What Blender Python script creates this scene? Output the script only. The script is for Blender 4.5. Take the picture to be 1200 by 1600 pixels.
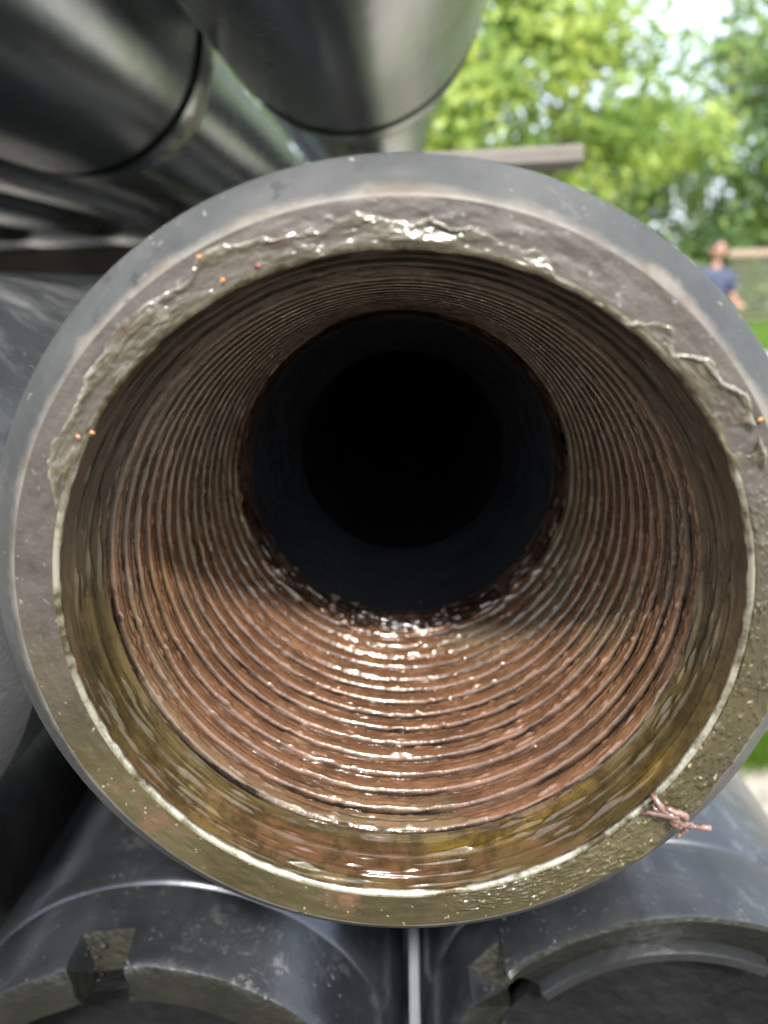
import bpy, math, random
import numpy as np
from mathutils import Vector, Matrix

for o in list(bpy.data.objects):
    bpy.data.objects.remove(o)
SC = bpy.context.scene
COL = SC.collection
PI = math.pi
rng = np.random.default_rng(7)
random.seed(7)

# ------------------------------------------------------------------ camera, sky, sun, exposure
R = 0.084                      # outer radius of a tool joint, metres
H0 = 1.05                      # height of the main pipe's axis
CX, CD, CZ = 0.025 * R, 1.678 * R, 0.724 * R
PIT, YAW, ROL = math.radians(16.05), math.radians(1.9), math.radians(-1.55)
FPX = 1210.0                   # focal length in pixels of the 1200x1600 picture
f_ = Vector((-math.sin(YAW) * math.cos(PIT), math.cos(YAW) * math.cos(PIT), -math.sin(PIT)))
r_ = Vector((math.cos(YAW), math.sin(YAW), 0))
u_ = r_.cross(f_)
r2 = r_ * math.cos(ROL) + u_ * math.sin(ROL)
u2 = -r_ * math.sin(ROL) + u_ * math.cos(ROL)
CAM = Vector((CX, -CD, H0 + CZ))
cd = bpy.data.cameras.new('camera')
cam = bpy.data.objects.new('camera', cd)
COL.objects.link(cam)
cam.matrix_world = Matrix(((r2.x, u2.x, -f_.x, CAM.x), (r2.y, u2.y, -f_.y, CAM.y), (r2.z, u2.z, -f_.z, CAM.z), (0, 0, 0, 1)))
cd.sensor_fit = 'VERTICAL'
cd.sensor_height = 36
cd.lens = FPX / 1600 * 36
cd.clip_start = 0.005
cd.clip_end = 2000
cd.dof.use_dof = True
cd.dof.focus_distance = 0.182
cd.dof.aperture_fstop = cd.lens / 2.7
SC.camera = cam

SUN_EL, SUN_AZ = math.radians(47), math.radians(171)      # azimuth from +Y towards +X: behind the camera, a little to the right
sun_dir = Vector((math.sin(SUN_AZ) * math.cos(SUN_EL), math.cos(SUN_AZ) * math.cos(SUN_EL), math.sin(SUN_EL)))
W = bpy.data.worlds.new('World')
SC.world = W
W.use_nodes = True
wn = W.node_tree
bg = wn.nodes['Background']
sky = wn.nodes.new('ShaderNodeTexSky')
sky.sky_type = 'NISHITA'
sky.sun_disc = False
sky.sun_elevation = SUN_EL
sky.sun_rotation = SUN_AZ
sky.air_density = 1.0
sky.dust_density = 4.0
sky.ozone_density = 1.0
hs = wn.nodes.new('ShaderNodeHueSaturation')             # a hazy, whitish summer sky
hs.inputs['Saturation'].default_value = 0.9
wn.links.new(sky.outputs[0], hs.inputs['Color'])
hz = wn.nodes.new('ShaderNodeMix')                       # thin bright cloud veil over the whole sky
hz.data_type = 'RGBA'
hz.inputs[0].default_value = 0.5
hz.inputs[7].default_value = (8.2, 8.9, 9.8, 1)
wn.links.new(hs.outputs[0], hz.inputs[6])
wn.links.new(hz.outputs[2], bg.inputs['Color'])
bg.inputs['Strength'].default_value = 0.13
sd = bpy.data.lights.new('sun', 'SUN')
sd.energy = 3.6
sd.angle = math.radians(5)          # sun behind a thin veil
sd.color = (1, 0.965, 0.90)
so = bpy.data.objects.new('sun', sd)
COL.objects.link(so)
so.rotation_euler = sun_dir.to_track_quat('Z', 'Y').to_euler()
vs = SC.view_settings
vs.view_transform = 'Standard'
vs.look = 'None'
vs.gamma = 1
vs.exposure = 1.36
SC.cycles.max_bounces = 8
SC.cycles.use_denoising = True


# ------------------------------------------------------------------ helpers
def ray(px, py):
    return (f_ + r2 * ((px - 600) / FPX) + u2 * ((800 - py) / FPX)).normalized()


def on_y(px, py, y):
    """point seen at (px, py) lying on the plane y = const"""
    d = ray(px, py)
    return CAM + d * ((y - CAM.y) / d.y)


def face_polar(px, py, y=0.0):
    """angle (from the top, towards +X) and radius/R of a point on the main pipe's end face"""
    p = on_y(px, py, y)
    return math.atan2(p.x, p.z - H0), math.hypot(p.x, p.z - H0) / R


def mesh(name, V, F, mat, parent=None, smooth=True, loc=None):
    me = bpy.data.meshes.new(name)
    V = np.asarray(V, dtype=np.float32)
    if isinstance(F, np.ndarray):
        n, k = F.shape
        me.vertices.add(len(V))
        me.vertices.foreach_set('co', V.ravel())
        me.loops.add(n * k)
        me.loops.foreach_set('vertex_index', F.astype(np.int32).ravel())
        me.polygons.add(n)
        me.polygons.foreach_set('loop_start', np.arange(0, n * k, k, dtype=np.int32))
        me.update(calc_edges=True)
    else:
        me.from_pydata(V.tolist(), [], F)
    if smooth:
        me.polygons.foreach_set('use_smooth', np.ones(len(me.polygons), dtype=bool))
    mats = mat if isinstance(mat, (list, tuple)) else [mat]
    for m in mats:
        me.materials.append(m)
    o = bpy.data.objects.new(name, me)
    COL.objects.link(o)
    if parent is not None:
        o.parent = parent
    if loc is not None:
        o.location = loc
    return o


def tag(o, label=None, cat=None, group=None, kind=None):
    if label: o['label'] = label
    if cat: o['category'] = cat
    if group: o['group'] = group
    if kind: o['kind'] = kind
    return o


def empty(name, loc, label, cat, group=None):
    o = bpy.data.objects.new(name, None)
    o.empty_display_size = 0.02
    COL.objects.link(o)
    o.location = loc
    return tag(o, label, cat, group)


def copy_tree(o, parent=None):
    c = o.copy()
    COL.objects.link(c)
    if parent is not None:
        c.parent = parent
    for ch in list(o.children):
        copy_tree(ch, c)
    return c


def pnoise(u, v, nu, nv, seed):
    """smooth lattice noise 0..1; u periodic on [0,1)"""
    g = np.random.default_rng(seed).random((nu, nv + 2))
    uu = np.mod(u, 1.0) * nu
    vv = np.clip(v, 0, 1) * nv
    i = np.floor(uu).astype(int); j = np.floor(vv).astype(int)
    a = uu - i; b = vv - j
    a = a * a * (3 - 2 * a); b = b * b * (3 - 2 * b)
    i0 = i % nu; i1 = (i + 1) % nu; j1 = np.minimum(j + 1, nv + 1)
    return (g[i0, j] * (1 - a) + g[i1, j] * a) * (1 - b) + (g[i0, j1] * (1 - a) + g[i1, j1] * a) * b


def grid_faces(nu, nv, wrap=True):
    """quads of a (nu x nv) vertex grid, u wrapping"""
    iu = np.arange(nu if wrap else nu - 1)
    iv = np.arange(nv - 1)
    a, b = np.meshgrid(iu, iv, indexing='ij')
    a2 = (a + 1) % nu
    return np.stack([a * nv + b, a2 * nv + b, a2 * nv + b + 1, a * nv + b + 1], -1).reshape(-1, 4)


def lathe(prof, n=128, scale=R, rfun=None):
    """prof: (y, r) in R; axis +Y; returns V, F"""
    P = np.array(prof, float)
    th = np.linspace(0, 2 * PI, n, endpoint=False)
    T, Yg = np.meshgrid(th, P[:, 0], indexing='ij')
    _, Rg = np.meshgrid(th, P[:, 1], indexing='ij')
    if rfun is not None:
        Rg = rfun(T, Yg, Rg)
    V = np.stack([Rg * np.sin(T), Yg, Rg * np.cos(T)], -1).reshape(-1, 3) * scale
    return V, grid_faces(n, len(P))


def tube(pts, rads, n=8, cap=True):
    pts = [Vector(p) for p in pts]
    V, F = [], []
    prev = None
    for i, p in enumerate(pts):
        t = (pts[min(i + 1, len(pts) - 1)] - pts[max(i - 1, 0)]).normalized()
        if prev is None:
            a = t.orthogonal().normalized()
        else:
            a = (prev - t * prev.dot(t)).normalized()
        prev = a
        b = t.cross(a)
        for k in range(n):
            w = 2 * PI * k / n
            V.append(p + (a * math.cos(w) + b * math.sin(w)) * rads[i])
    for i in range(len(pts) - 1):
        for k in range(n):
            F.append((i * n + k, i * n + (k + 1) % n, (i + 1) * n + (k + 1) % n, (i + 1) * n + k))
    if cap:
        F.append(tuple(range(n - 1, -1, -1)))
        F.append(tuple(range((len(pts) - 1) * n, len(pts) * n)))
    return V, F


def join(parts):
    V, F = [], []
    for v, f in parts:
        k = len(V)
        V += [tuple(x) for x in v]
        F += [tuple(int(i) + k for i in q) for q in f]
    return V, F


def box(x0, x1, y0, y1, z0, z1, b=0.0):
    """box with small chamfers along its long edges (8-sided section along X)"""
    if b <= 0:
        V = [(x, y, z) for x in (x0, x1) for y in (y0, y1) for z in (z0, z1)]
        return V, [(0, 1, 3, 2), (4, 6, 7, 5), (0, 4, 5, 1), (2, 3, 7, 6), (0, 2, 6, 4), (1, 5, 7, 3)]
    s = [(y0 + b, z0), (y1 - b, z0), (y1, z0 + b), (y1, z1 - b), (y1 - b, z1), (y0 + b, z1), (y0, z1 - b), (y0, z0 + b)]
    V = [(x, y, z) for x in (x0, x1) for y, z in s]
    F = [(i, (i + 1) % 8, 8 + (i + 1) % 8, 8 + i) for i in range(8)] + [tuple(range(7, -1, -1)), tuple(range(8, 16))]
    return V, F


# ------------------------------------------------------------------ materials
class NT:
    def __init__(s, name):
        s.m = bpy.data.materials.new(name)
        s.m.use_nodes = True
        s.t = s.m.node_tree
        s.b = s.t.nodes['Principled BSDF']
        s.co = s.t.nodes.new('ShaderNodeTexCoord')

    def n(s, kind, **kw):
        nd = s.t.nodes.new(kind)
        for k, v in kw.items():
            setattr(nd, k, v)
        return nd

    def link(s, a, b):
        s.t.links.new(a, b)

    def mapping(s, scale, loc=(0, 0, 0)):
        m = s.n('ShaderNodeMapping')
        m.inputs['Scale'].default_value = scale
        m.inputs['Location'].default_value = loc
        s.link(s.co.outputs['Object'], m.inputs['Vector'])
        return m.outputs[0]

    def noise(s, scale, detail=4, rough=0.55, vec=None, dist=0.0):
        nd = s.n('ShaderNodeTexNoise')
        nd.inputs['Scale'].default_value = scale
        nd.inputs['Detail'].default_value = detail
        nd.inputs['Roughness'].default_value = rough
        nd.inputs['Distortion'].default_value = dist
        s.link(vec if vec is not None else s.co.outputs['Object'], nd.inputs['Vector'])
        return nd.outputs['Fac']

    def ramp(s, fac, stops):
        nd = s.n('ShaderNodeValToRGB')
        e = nd.color_ramp.elements
        while len(e) < len(stops):
            e.new(0.5)
        for i, (p, c) in enumerate(stops):
            e[i].position = p
            e[i].color = (c, c, c, 1) if isinstance(c, (int, float)) else (*c, 1)
        s.link(fac, nd.inputs[0])
        return nd.outputs[0]

    def mix(s, fac, a, b):
        nd = s.n('ShaderNodeMix', data_type='RGBA')
        if isinstance(fac, (int, float)): nd.inputs[0].default_value = fac
        else: s.link(fac, nd.inputs[0])
        for q, i in ((a, 6), (b, 7)):
            if isinstance(q, tuple): nd.inputs[i].default_value = (*q, 1)
            else: s.link(q, nd.inputs[i])
        return nd.outputs[2]

    def math(s, op, a, b=None):
        nd = s.n('ShaderNodeMath', operation=op)
        for q, i in ((a, 0), (b, 1)):
            if q is None: continue
            if isinstance(q, (int, float)): nd.inputs[i].default_value = q
            else: s.link(q, nd.inputs[i])
        return nd.outputs[0]

    def bump(s, h, strength=0.5, dist=0.001, prev=None):
        nd = s.n('ShaderNodeBump')
        nd.inputs['Strength'].default_value = strength
        nd.inputs['Distance'].default_value = dist
        s.link(h, nd.inputs['Height'])
        if prev is not None: s.link(prev, nd.inputs['Normal'])
        s.link(nd.outputs[0], s.b.inputs['Normal'])
        return nd.outputs[0]

    def set(s, **kw):
        for k, v in kw.items():
            i = s.b.inputs[k.replace('_', ' ')]
            if isinstance(v, tuple): i.default_value = (*v, 1)
            elif isinstance(v, (int, float)): i.default_value = v
            else: s.link(v, i)
        return s

    def sep(s):
        nd = s.n('ShaderNodeSeparateXYZ')
        s.link(s.co.outputs['Object'], nd.inputs[0])
        return nd.outputs


def m_black_paint(name, base, rough, dust, grain=0.15, metal=0.5, spread=0.22, cl=0.35, sc=None):
    k = NT(name)
    big = k.noise(14, 4)
    fine = k.noise(520, 3, 0.7)
    speck = k.math('MULTIPLY', k.ramp(k.noise(420, 3, 0.65), [(0.62, 0), (0.74, 1)]), k.ramp(k.noise(35, 4, 0.6), [(0.42, 0), (0.62, 1)]))
    cloudm = k.ramp(k.noise(22, 5, 0.65), [(0.42, 0), (0.72, 1)])
    geo = k.n('ShaderNodeNewGeometry')                     # dust settles on what faces up
    sp = k.n('ShaderNodeSeparateXYZ')
    k.link(geo.outputs['Normal'], sp.inputs[0])
    top = k.ramp(sp.outputs[2], [(0.0, 0.0), (0.75, 1)])
    speck = k.math('MULTIPLY', speck, top)
    cloudm = k.math('MULTIPLY', cloudm, top)
    d1 = k.math('MULTIPLY', speck, dust)
    d2 = k.math('MULTIPLY', cloudm, dust * cl)
    scuff = k.math('MULTIPLY', k.ramp(k.noise(55, 9, 0.82, dist=0.4), [(0.52, 0), (0.60, 1)]), k.ramp(k.noise(11, 4, 0.6), [(0.46, 0), (0.60, 1)]))
    scuff = k.math('MULTIPLY', scuff, min(0.6, dust * 0.6) if sc is None else sc)
    allm = k.math('MAXIMUM', k.math('MAXIMUM', d1, d2), scuff)
    c = k.mix(allm, base, (0.24, 0.24, 0.235))
    streak = k.noise(26, 4, 0.6, k.mapping((1, 0.12, 1)))
    c = k.mix(k.ramp(streak, [(0.42, 0), (0.62, 0.35)]), c, (0.06, 0.062, 0.066))
    k.set(Base_Color=c)
    k.set(Roughness=k.math('ADD', k.math('MULTIPLY', big, spread), rough - spread * .4))
    k.set(Specular_IOR_Level=0.7, Metallic=k.math('SUBTRACT', metal, k.math('MULTIPLY', allm, metal)))
    b = k.bump(fine, grain, 0.0004)
    k.bump(k.noise(60, 4, 0.6), 0.10, 0.002, b)
    return k.m


M = {}
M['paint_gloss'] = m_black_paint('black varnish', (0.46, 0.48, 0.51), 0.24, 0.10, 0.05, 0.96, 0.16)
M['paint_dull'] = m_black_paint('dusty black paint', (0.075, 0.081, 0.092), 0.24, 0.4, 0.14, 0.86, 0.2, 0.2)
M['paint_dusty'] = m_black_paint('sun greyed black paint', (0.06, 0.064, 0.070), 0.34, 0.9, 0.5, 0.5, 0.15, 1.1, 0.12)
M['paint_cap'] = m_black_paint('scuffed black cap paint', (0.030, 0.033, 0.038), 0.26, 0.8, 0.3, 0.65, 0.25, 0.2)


def m_chamfer():
    k = NT('worn grey chamfer paint')
    x, y, z = k.sep()
    t = k.math('DIVIDE', y, 0.087 * R)                      # 0 at the face edge, 1 at the outer edge
    n1 = k.noise(45, 6, 0.7)
    wear = k.ramp(k.math('ADD', k.math('SUBTRACT', 0.42, t), k.math('MULTIPLY', k.math('SUBTRACT', n1, 0.5), 1.1)), [(0.16, 0), (0.42, 1)])
    base = k.mix(k.ramp(k.noise(30, 5, 0.6), [(0.35, 0), (0.7, 1)]), (0.028, 0.029, 0.029), (0.062, 0.063, 0.061))
    rusty = k.mix(k.ramp(k.noise(110, 4), [(0.45, 0), (0.65, 1)]), (0.125, 0.115, 0.10), (0.09, 0.067, 0.052))
    base = k.mix(k.math('MULTIPLY', k.ramp(k.noise(70, 9, 0.85, dist=0.5), [(0.56, 0), (0.70, 0.6)]), k.ramp(k.noise(18, 3), [(0.42, 0), (0.6, 1)])), base, (0.17, 0.165, 0.155))
    base = k.mix(k.ramp(k.noise(520, 2, 0.5), [(0.70, 0), (0.76, 0.6)]), base, (0.20, 0.19, 0.18))
    pit = k.ramp(k.noise(160, 3, 0.6), [(0.29, 1), (0.35, 0)])
    c = k.mix(wear, base, rusty)
    c = k.mix(pit, c, (0.03, 0.03, 0.03))
    k.set(Base_Color=c, Roughness=0.5, Specular_IOR_Level=0.35)
    b = k.bump(k.noise(700, 3, 0.6), 0.12, 0.0004)
    k.bump(k.noise(110, 4, 0.6), 0.18, 0.0012, b)
    return k.m


def m_face():
    k = NT('oily end face')
    x, y, z = k.sep()
    n1 = k.noise(26, 5, 0.65)
    low = k.math('ADD', k.math('ADD', k.math('MULTIPLY', z, -1.0 / R), k.math('MULTIPLY', x, 0.12 / R)), 0.12)
    oil = k.ramp(k.math('ADD', low, k.math('MULTIPLY', k.math('SUBTRACT', n1, 0.5), 0.8)), [(0.0, 0), (0.36, 1)])
    dry = k.mix(k.ramp(k.noise(60, 6, 0.7), [(0.35, 0), (0.68, 1)]), (0.036, 0.030, 0.027), (0.074, 0.062, 0.055))
    dry = k.mix(k.ramp(k.noise(420, 3, 0.6), [(0.62, 0), (0.72, 1)]), dry, (0.17, 0.16, 0.155))
    wet = k.mix(k.ramp(k.noise(34, 5, 0.6), [(0.35, 0), (0.65, 1)]), (0.034, 0.028, 0.013), (0.064, 0.053, 0.027))
    wet = k.mix(k.ramp(k.noise(17, 5, 0.7, dist=0.6), [(0.56, 0), (0.66, 1)]), wet, (0.105, 0.060, 0.035))
    wet = k.mix(k.ramp(k.noise(600, 2, 0.5), [(0.66, 0), (0.72, 1)]), wet, (0.22, 0.19, 0.12))
    k.set(Base_Color=k.mix(oil, dry, wet))
    k.set(Roughness=k.math('SUBTRACT', 0.46, k.math('MULTIPLY', oil, 0.22)), Metallic=0.15, Specular_IOR_Level=0.6)
    b = k.bump(k.noise(520, 4, 0.65), 0.35, 0.0006)
    k.bump(k.noise(90, 4, 0.6), 0.25, 0.0015, b)
    return k.m


def m_counterbore():
    k = NT('olive grease film')
    sv = k.mapping((1, 7, 1))
    n1 = k.noise(30, 5, 0.65, sv)
    c = k.mix(k.ramp(n1, [(0.36, 0), (0.62, 1)]), (0.032, 0.022, 0.008), (0.072, 0.053, 0.022))
    c = k.mix(k.ramp(k.noise(24, 4, 0.6, k.mapping((1, 5, 1), (3, 1, 2))), [(0.50, 0), (0.63, 1)]), c, (0.070, 0.036, 0.018))
    c = k.mix(k.ramp(k.noise(16, 4, 0.6, k.mapping((1, 4, 1), (7, 5, 1))), [(0.58, 0), (0.70, 1)]), c, (0.105, 0.066, 0.012))
    x, y, z = k.sep()                                          # grease pooled low; shade of the upper wall painted into the colour
    pool_shade = k.ramp(k.math('ADD', k.math('MULTIPLY', z, -0.55 / R), k.math('MULTIPLY', k.noise(18, 4), 0.7)), [(0.12, 0), (0.55, 1)])
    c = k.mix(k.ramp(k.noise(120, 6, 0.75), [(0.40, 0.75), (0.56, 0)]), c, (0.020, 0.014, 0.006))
    bare = k.mix(k.noise(40, 5, 0.7, k.mapping((1, 8, 1))), (0.012, 0.012, 0.010), (0.034, 0.030, 0.021))  # tone of the upper wall, darkened for shade
    c = k.mix(pool_shade, bare, c)
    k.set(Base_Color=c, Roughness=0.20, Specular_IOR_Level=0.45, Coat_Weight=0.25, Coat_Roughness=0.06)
    b = k.bump(k.noise(70, 3, 0.55, k.mapping((1, 9, 1))), 0.22, 0.0009)
    k.bump(k.noise(330, 2, 0.5, k.mapping((1, 2.5, 1))), 0.18, 0.0006, b)
    return k.m


def m_thread():
    k = NT('copper thread compound')
    n1 = k.noise(50, 5, 0.7, k.mapping((1, 4, 1)))
    n2 = k.noise(420, 4, 0.7)
    c = k.mix(k.ramp(n1, [(0.34, 0), (0.64, 1)]), (0.072, 0.037, 0.020), (0.165, 0.083, 0.043))
    c = k.mix(k.ramp(n2, [(0.35, 0.35), (0.6, 0)]), c, (0.06, 0.03, 0.02))
    c = k.mix(k.ramp(k.noise(11, 4, 0.6, k.mapping((1, 2, 1), (4, 2, 9))), [(0.52, 0), (0.68, 1)]), c, (0.125, 0.105, 0.062))
    x, y, z = k.sep()                                          # shade of the upper half painted in, full copper dope kept below
    pool_shade = k.ramp(k.math('ADD', k.math('MULTIPLY', z, -0.5 / R), k.math('MULTIPLY', k.noise(20, 4, 0.6, k.mapping((1, 3, 1))), 0.9)), [(0.15, 0), (0.55, 1)])
    c = k.mix(pool_shade, k.mix(n1, (0.045, 0.036, 0.028), (0.110, 0.084, 0.062)), c)
    at = k.n('ShaderNodeAttribute', attribute_name='dope')
    c = k.mix(at.outputs['Fac'], c, (0.012, 0.008, 0.006))
    dull = k.math('SUBTRACT', 1.0, k.math('MULTIPLY', at.outputs['Fac'], 0.92))
    k.set(Base_Color=c, Metallic=0.15, Specular_IOR_Level=k.math('MULTIPLY', dull, 0.65), Coat_Weight=k.math('MULTIPLY', dull, 0.7), Coat_Roughness=0.07)
    k.set(Roughness=k.ramp(k.noise(120, 3), [(0.35, 0.20), (0.7, 0.34)]))
    b = k.bump(k.noise(190, 3, 0.6, k.mapping((1, 3.0, 1))), 0.16, 0.0008)
    k.bump(k.noise(800, 2, 0.5, k.mapping((1, 1.8, 1))), 0.22, 0.0005, b)
    return k.m


def m_bore():
    k = NT('dark bore coating')
    c = k.mix(k.ramp(k.noise(30, 5), [(0.4, 0), (0.7, 1)]), (0.004, 0.005, 0.007), (0.010, 0.010, 0.011))
    k.set(Base_Color=c, Roughness=k.ramp(k.noise(24, 5, 0.7, k.mapping((1, .3, 1))), [(0.35, 0.35), (0.7, 0.75)]), Specular_IOR_Level=0.1)
    k.bump(k.noise(160, 3), 0.15, 0.001)
    return k.m


def m_grease(name, c1, c2, c3, trans=0.0):
    k = NT(name)
    c = k.mix(k.ramp(k.noise(55, 5, 0.65), [(0.35, 0), (0.65, 1)]), c1, c2)
    c = k.mix(k.ramp(k.noise(140, 4, 0.6), [(0.58, 0), (0.70, 1)]), c, c3)
    k.set(Base_Color=c, Roughness=0.22, Specular_IOR_Level=0.7, Coat_Weight=0.6, Coat_Roughness=0.1,
          Subsurface_Weight=0.25, Subsurface_Scale=0.002)
    k.b.inputs['Subsurface Radius'].default_value = (1, 0.8, 0.4)
    if trans:
        ar = k.n('ShaderNodeAttribute', attribute_name='rim')  # highlight along the edge, painted in as paler colour
        c = k.mix(ar.outputs['Fac'], c, (0.27, 0.265, 0.24))
        k.set(Base_Color=c)
        at = k.n('ShaderNodeAttribute', attribute_name='thick')
        k.set(Alpha=k.ramp(at.outputs['Fac'], [(0.15, 0.08), (0.9, 0.88)]))
    b = k.bump(k.noise(240, 3, 0.55), 0.28, 0.0009)
    k.bump(k.noise(750, 2, 0.5), 0.2, 0.0004, b)
    return k.m


def m_plain(name, col, rough=0.6, var=0.35, scale=20, bump=0.0, **kw):
    k = NT(name)
    d = tuple(v * (1 - var) for v in col)
    k.set(Base_Color=k.mix(k.noise(scale, 4), d, tuple(min(1, v * (1 + var * 0.6)) for v in col)), Roughness=rough, **kw)
    if bump:
        k.bump(k.noise(scale * 4, 4), bump, 0.004)
    return k.m


M['chamfer'] = m_chamfer()
M['face'] = m_face()
k_ = NT('oily bare steel')
c_ = k_.mix(k_.ramp(k_.noise(70, 6, 0.75), [(0.44, 0), (0.60, 1)]), (0.40, 0.38, 0.31), (0.075, 0.058, 0.030))
k_.set(Base_Color=c_, Roughness=k_.ramp(k_.noise(55, 4), [(0.35, 0.14), (0.65, 0.38)]), Metallic=0.75)
k_.bump(k_.noise(260, 3), 0.15, 0.0006)
M['lip'] = k_.m
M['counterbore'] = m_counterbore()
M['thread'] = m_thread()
M['bore'] = m_bore()
M['shoulder'] = m_plain('brown black shoulder', (0.010, 0.011, 0.014), 0.34, 0.8, 26, 0.4, Specular_IOR_Level=0.3)
M['grease'] = m_grease('olive grey grease', (0.050, 0.041, 0.024), (0.100, 0.083, 0.052), (0.066, 0.036, 0.024), 1)
M['dope'] = m_grease('pinkish brown thread dope', (0.11, 0.060, 0.048), (0.19, 0.115, 0.096), (0.07, 0.035, 0.028))
M['copper_lump'] = m_grease('wet copper grease', (0.018, 0.011, 0.008), (0.050, 0.027, 0.017), (0.012, 0.008, 0.007))
M['cap_face'] = m_plain('grimy olive cap face', (0.011, 0.0115, 0.009), 0.32, 0.9, 70, 0.3)
M['cap_inner'] = m_plain('olive cap inside', (0.014, 0.014, 0.008), 0.5, 0.9, 90, 0.4)
M['disc'] = m_plain('dusty black disc', (0.008, 0.008, 0.0085), 0.6, 0.95, 40, 0.5, Specular_IOR_Level=0.15)
M['orange'] = m_plain('orange flake', (0.42, 0.18, 0.05), 0.55, 0.6, 600)
M['pink'] = m_plain('salmon flake', (0.38, 0.16, 0.10), 0.55, 0.6, 600)
M['red'] = m_plain('dark red flake', (0.16, 0.03, 0.04), 0.5, 0.6, 600)
M['worn'] = m_plain('rubbed tan primer', (0.40, 0.36, 0.29), 0.42, 0.6, 70, 0.25)
M['groove'] = m_plain('dark seam', (0.004, 0.004, 0.005), 0.8, 0.2, Specular_IOR_Level=0.1)
M['lip_black'] = m_plain('glossy black lip', (0.014, 0.015, 0.016), 0.28, 0.5, 60, 0.1)
M['strip'] = m_plain('pale gap glare', (0.22, 0.24, 0.26), 0.45, 0.2, 60, 0.0, Metallic=0.3)


def m_wood(name, a, b):
    k = NT(name)
    n = k.noise(9, 6, 0.7, k.mapping((1, 12, 12)))
    k.set(Base_Color=k.mix(k.ramp(n, [(0.3, 0), (0.7, 1)]), a, b), Roughness=0.75)
    k.bump(n, 0.4, 0.003)
    return k.m


M['wood'] = m_wood('weathered timber', (0.10, 0.088, 0.08), (0.20, 0.18, 0.165))
M['wood_dark'] = m_wood('old sleeper timber', (0.02, 0.017, 0.014), (0.05, 0.040, 0.032))
M['board'] = m_wood('grey green board', (0.05, 0.06, 0.035), (0.13, 0.145, 0.085))
M['board_tan'] = m_wood('tan board', (0.22, 0.165, 0.12), (0.34, 0.26, 0.20))


def m_ground():
    k = NT('grass and earth')
    n = k.noise(1.3, 6, 0.65)
    c = k.mix(k.ramp(n, [(0.35, 0), (0.65, 1)]), (0.075, 0.12, 0.025), (0.15, 0.20, 0.045))
    c = k.mix(k.ramp(k.noise(0.35, 4), [(0.60, 0), (0.72, 1)]), c, (0.22, 0.19, 0.12))
    k.set(Base_Color=c, Roughness=0.9)
    k.bump(k.noise(30, 4), 0.6, 0.05)
    return k.m


def m_gravel():
    k = NT('pale gravel')
    v = k.n('ShaderNodeTexVoronoi')
    v.inputs['Scale'].default_value = 45
    k.link(k.co.outputs['Object'], v.inputs['Vector'])
    sp = k.n('ShaderNodeSeparateColor')
    k.link(v.outputs['Color'], sp.inputs[0])
    c = k.mix(sp.outputs[0], (0.16, 0.145, 0.12), (0.34, 0.31, 0.27))
    k.set(Base_Color=k.mix(k.noise(2, 4), c, (0.24, 0.215, 0.18)), Roughness=0.9)
    k.bump(v.outputs['Distance'], 0.8, 0.012)
    return k.m


def m_leaf(name, a, b, tr):
    k = NT(name)
    at = k.n('ShaderNodeAttribute', attribute_name='tint')
    c = k.mix(at.outputs['Fac'], a, b)
    k.set(Base_Color=c, Roughness=0.5, Specular_IOR_Level=0.35)
    t = k.n('ShaderNodeBsdfTranslucent')
    tc = k.mix(at.outputs['Fac'], tuple(v * 1.5 for v in a), (b[0] * 2.0, b[1] * 1.6, b[2] * 1.2))
    k.link(tc, t.inputs['Color'])
    ms = k.n('ShaderNodeMixShader')
    ms.inputs[0].default_value = tr
    k.link(k.b.outputs[0], ms.inputs[1])
    k.link(t.outputs[0], ms.inputs[2])
    k.link(ms.outputs[0], k.t.nodes['Material Output'].inputs['Surface'])
    return k.m


M['ground'] = m_ground()
M['gravel'] = m_gravel()
M['leaf_light'] = m_leaf('light leaves', (0.15, 0.24, 0.06), (0.37, 0.48, 0.15), 0.5)
M['leaf_dark'] = m_leaf('dark leaves', (0.085, 0.155, 0.065), (0.30, 0.42, 0.15), 0.46)
M['grass'] = m_leaf('grass blades', (0.07, 0.15, 0.02), (0.14, 0.24, 0.03), 0.4)
M['bark'] = m_plain('bark', (0.09, 0.07, 0.055), 0.9, 0.5, 8, 0.8)

# ------------------------------------------------------------------ the setting: ground
n = 96
gv = [(0, 0, 0)] + [(900 * math.cos(2 * PI * i / n), 900 * math.sin(2 * PI * i / n), 0) for i in range(n)]
g = mesh('ground', gv, [(0, 1 + i, 1 + (i + 1) % n) for i in range(n)], M['ground'], smooth=False)
tag(g, kind='structure')
gv = [(-9.0, 6.0, 0.004)]
for i in range(72):
    a = 2 * PI * i / 72
    rr = 14.8 * (1 + 0.10 * math.sin(3 * a + 1) + 0.06 * math.sin(7 * a) + 0.03 * math.sin(17 * a))
    gv.append((-9.0 + rr * math.cos(a), 6.0 + rr * math.sin(a), 0.004))
g = mesh('gravel_yard', gv, [(0, 1 + i, 1 + (i + 1) % 72) for i in range(72)], M['gravel'], smooth=False)
tag(g, kind='structure')


gv = []
for i in range(40):
    t = i / 39
    y = -0.6 + 12 * t
    gv += [(0.80 + .05 * math.sin(9 * t) + .03 * math.sin(31 * t) + 1.6 * t, y, 0.008), (4.4 + .12 * math.sin(7 * t + 1) + 1.9 * t, y, 0.008)]
k_ = m_plain('pale stone dust', (0.29, 0.27, 0.235), 0.9, 0.35, 6, 0.3)
g = mesh('path', gv, [(2 * i, 2 * i + 1, 2 * i + 3, 2 * i + 2) for i in range(39)], k_, smooth=False)
tag(g, kind='structure')


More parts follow.
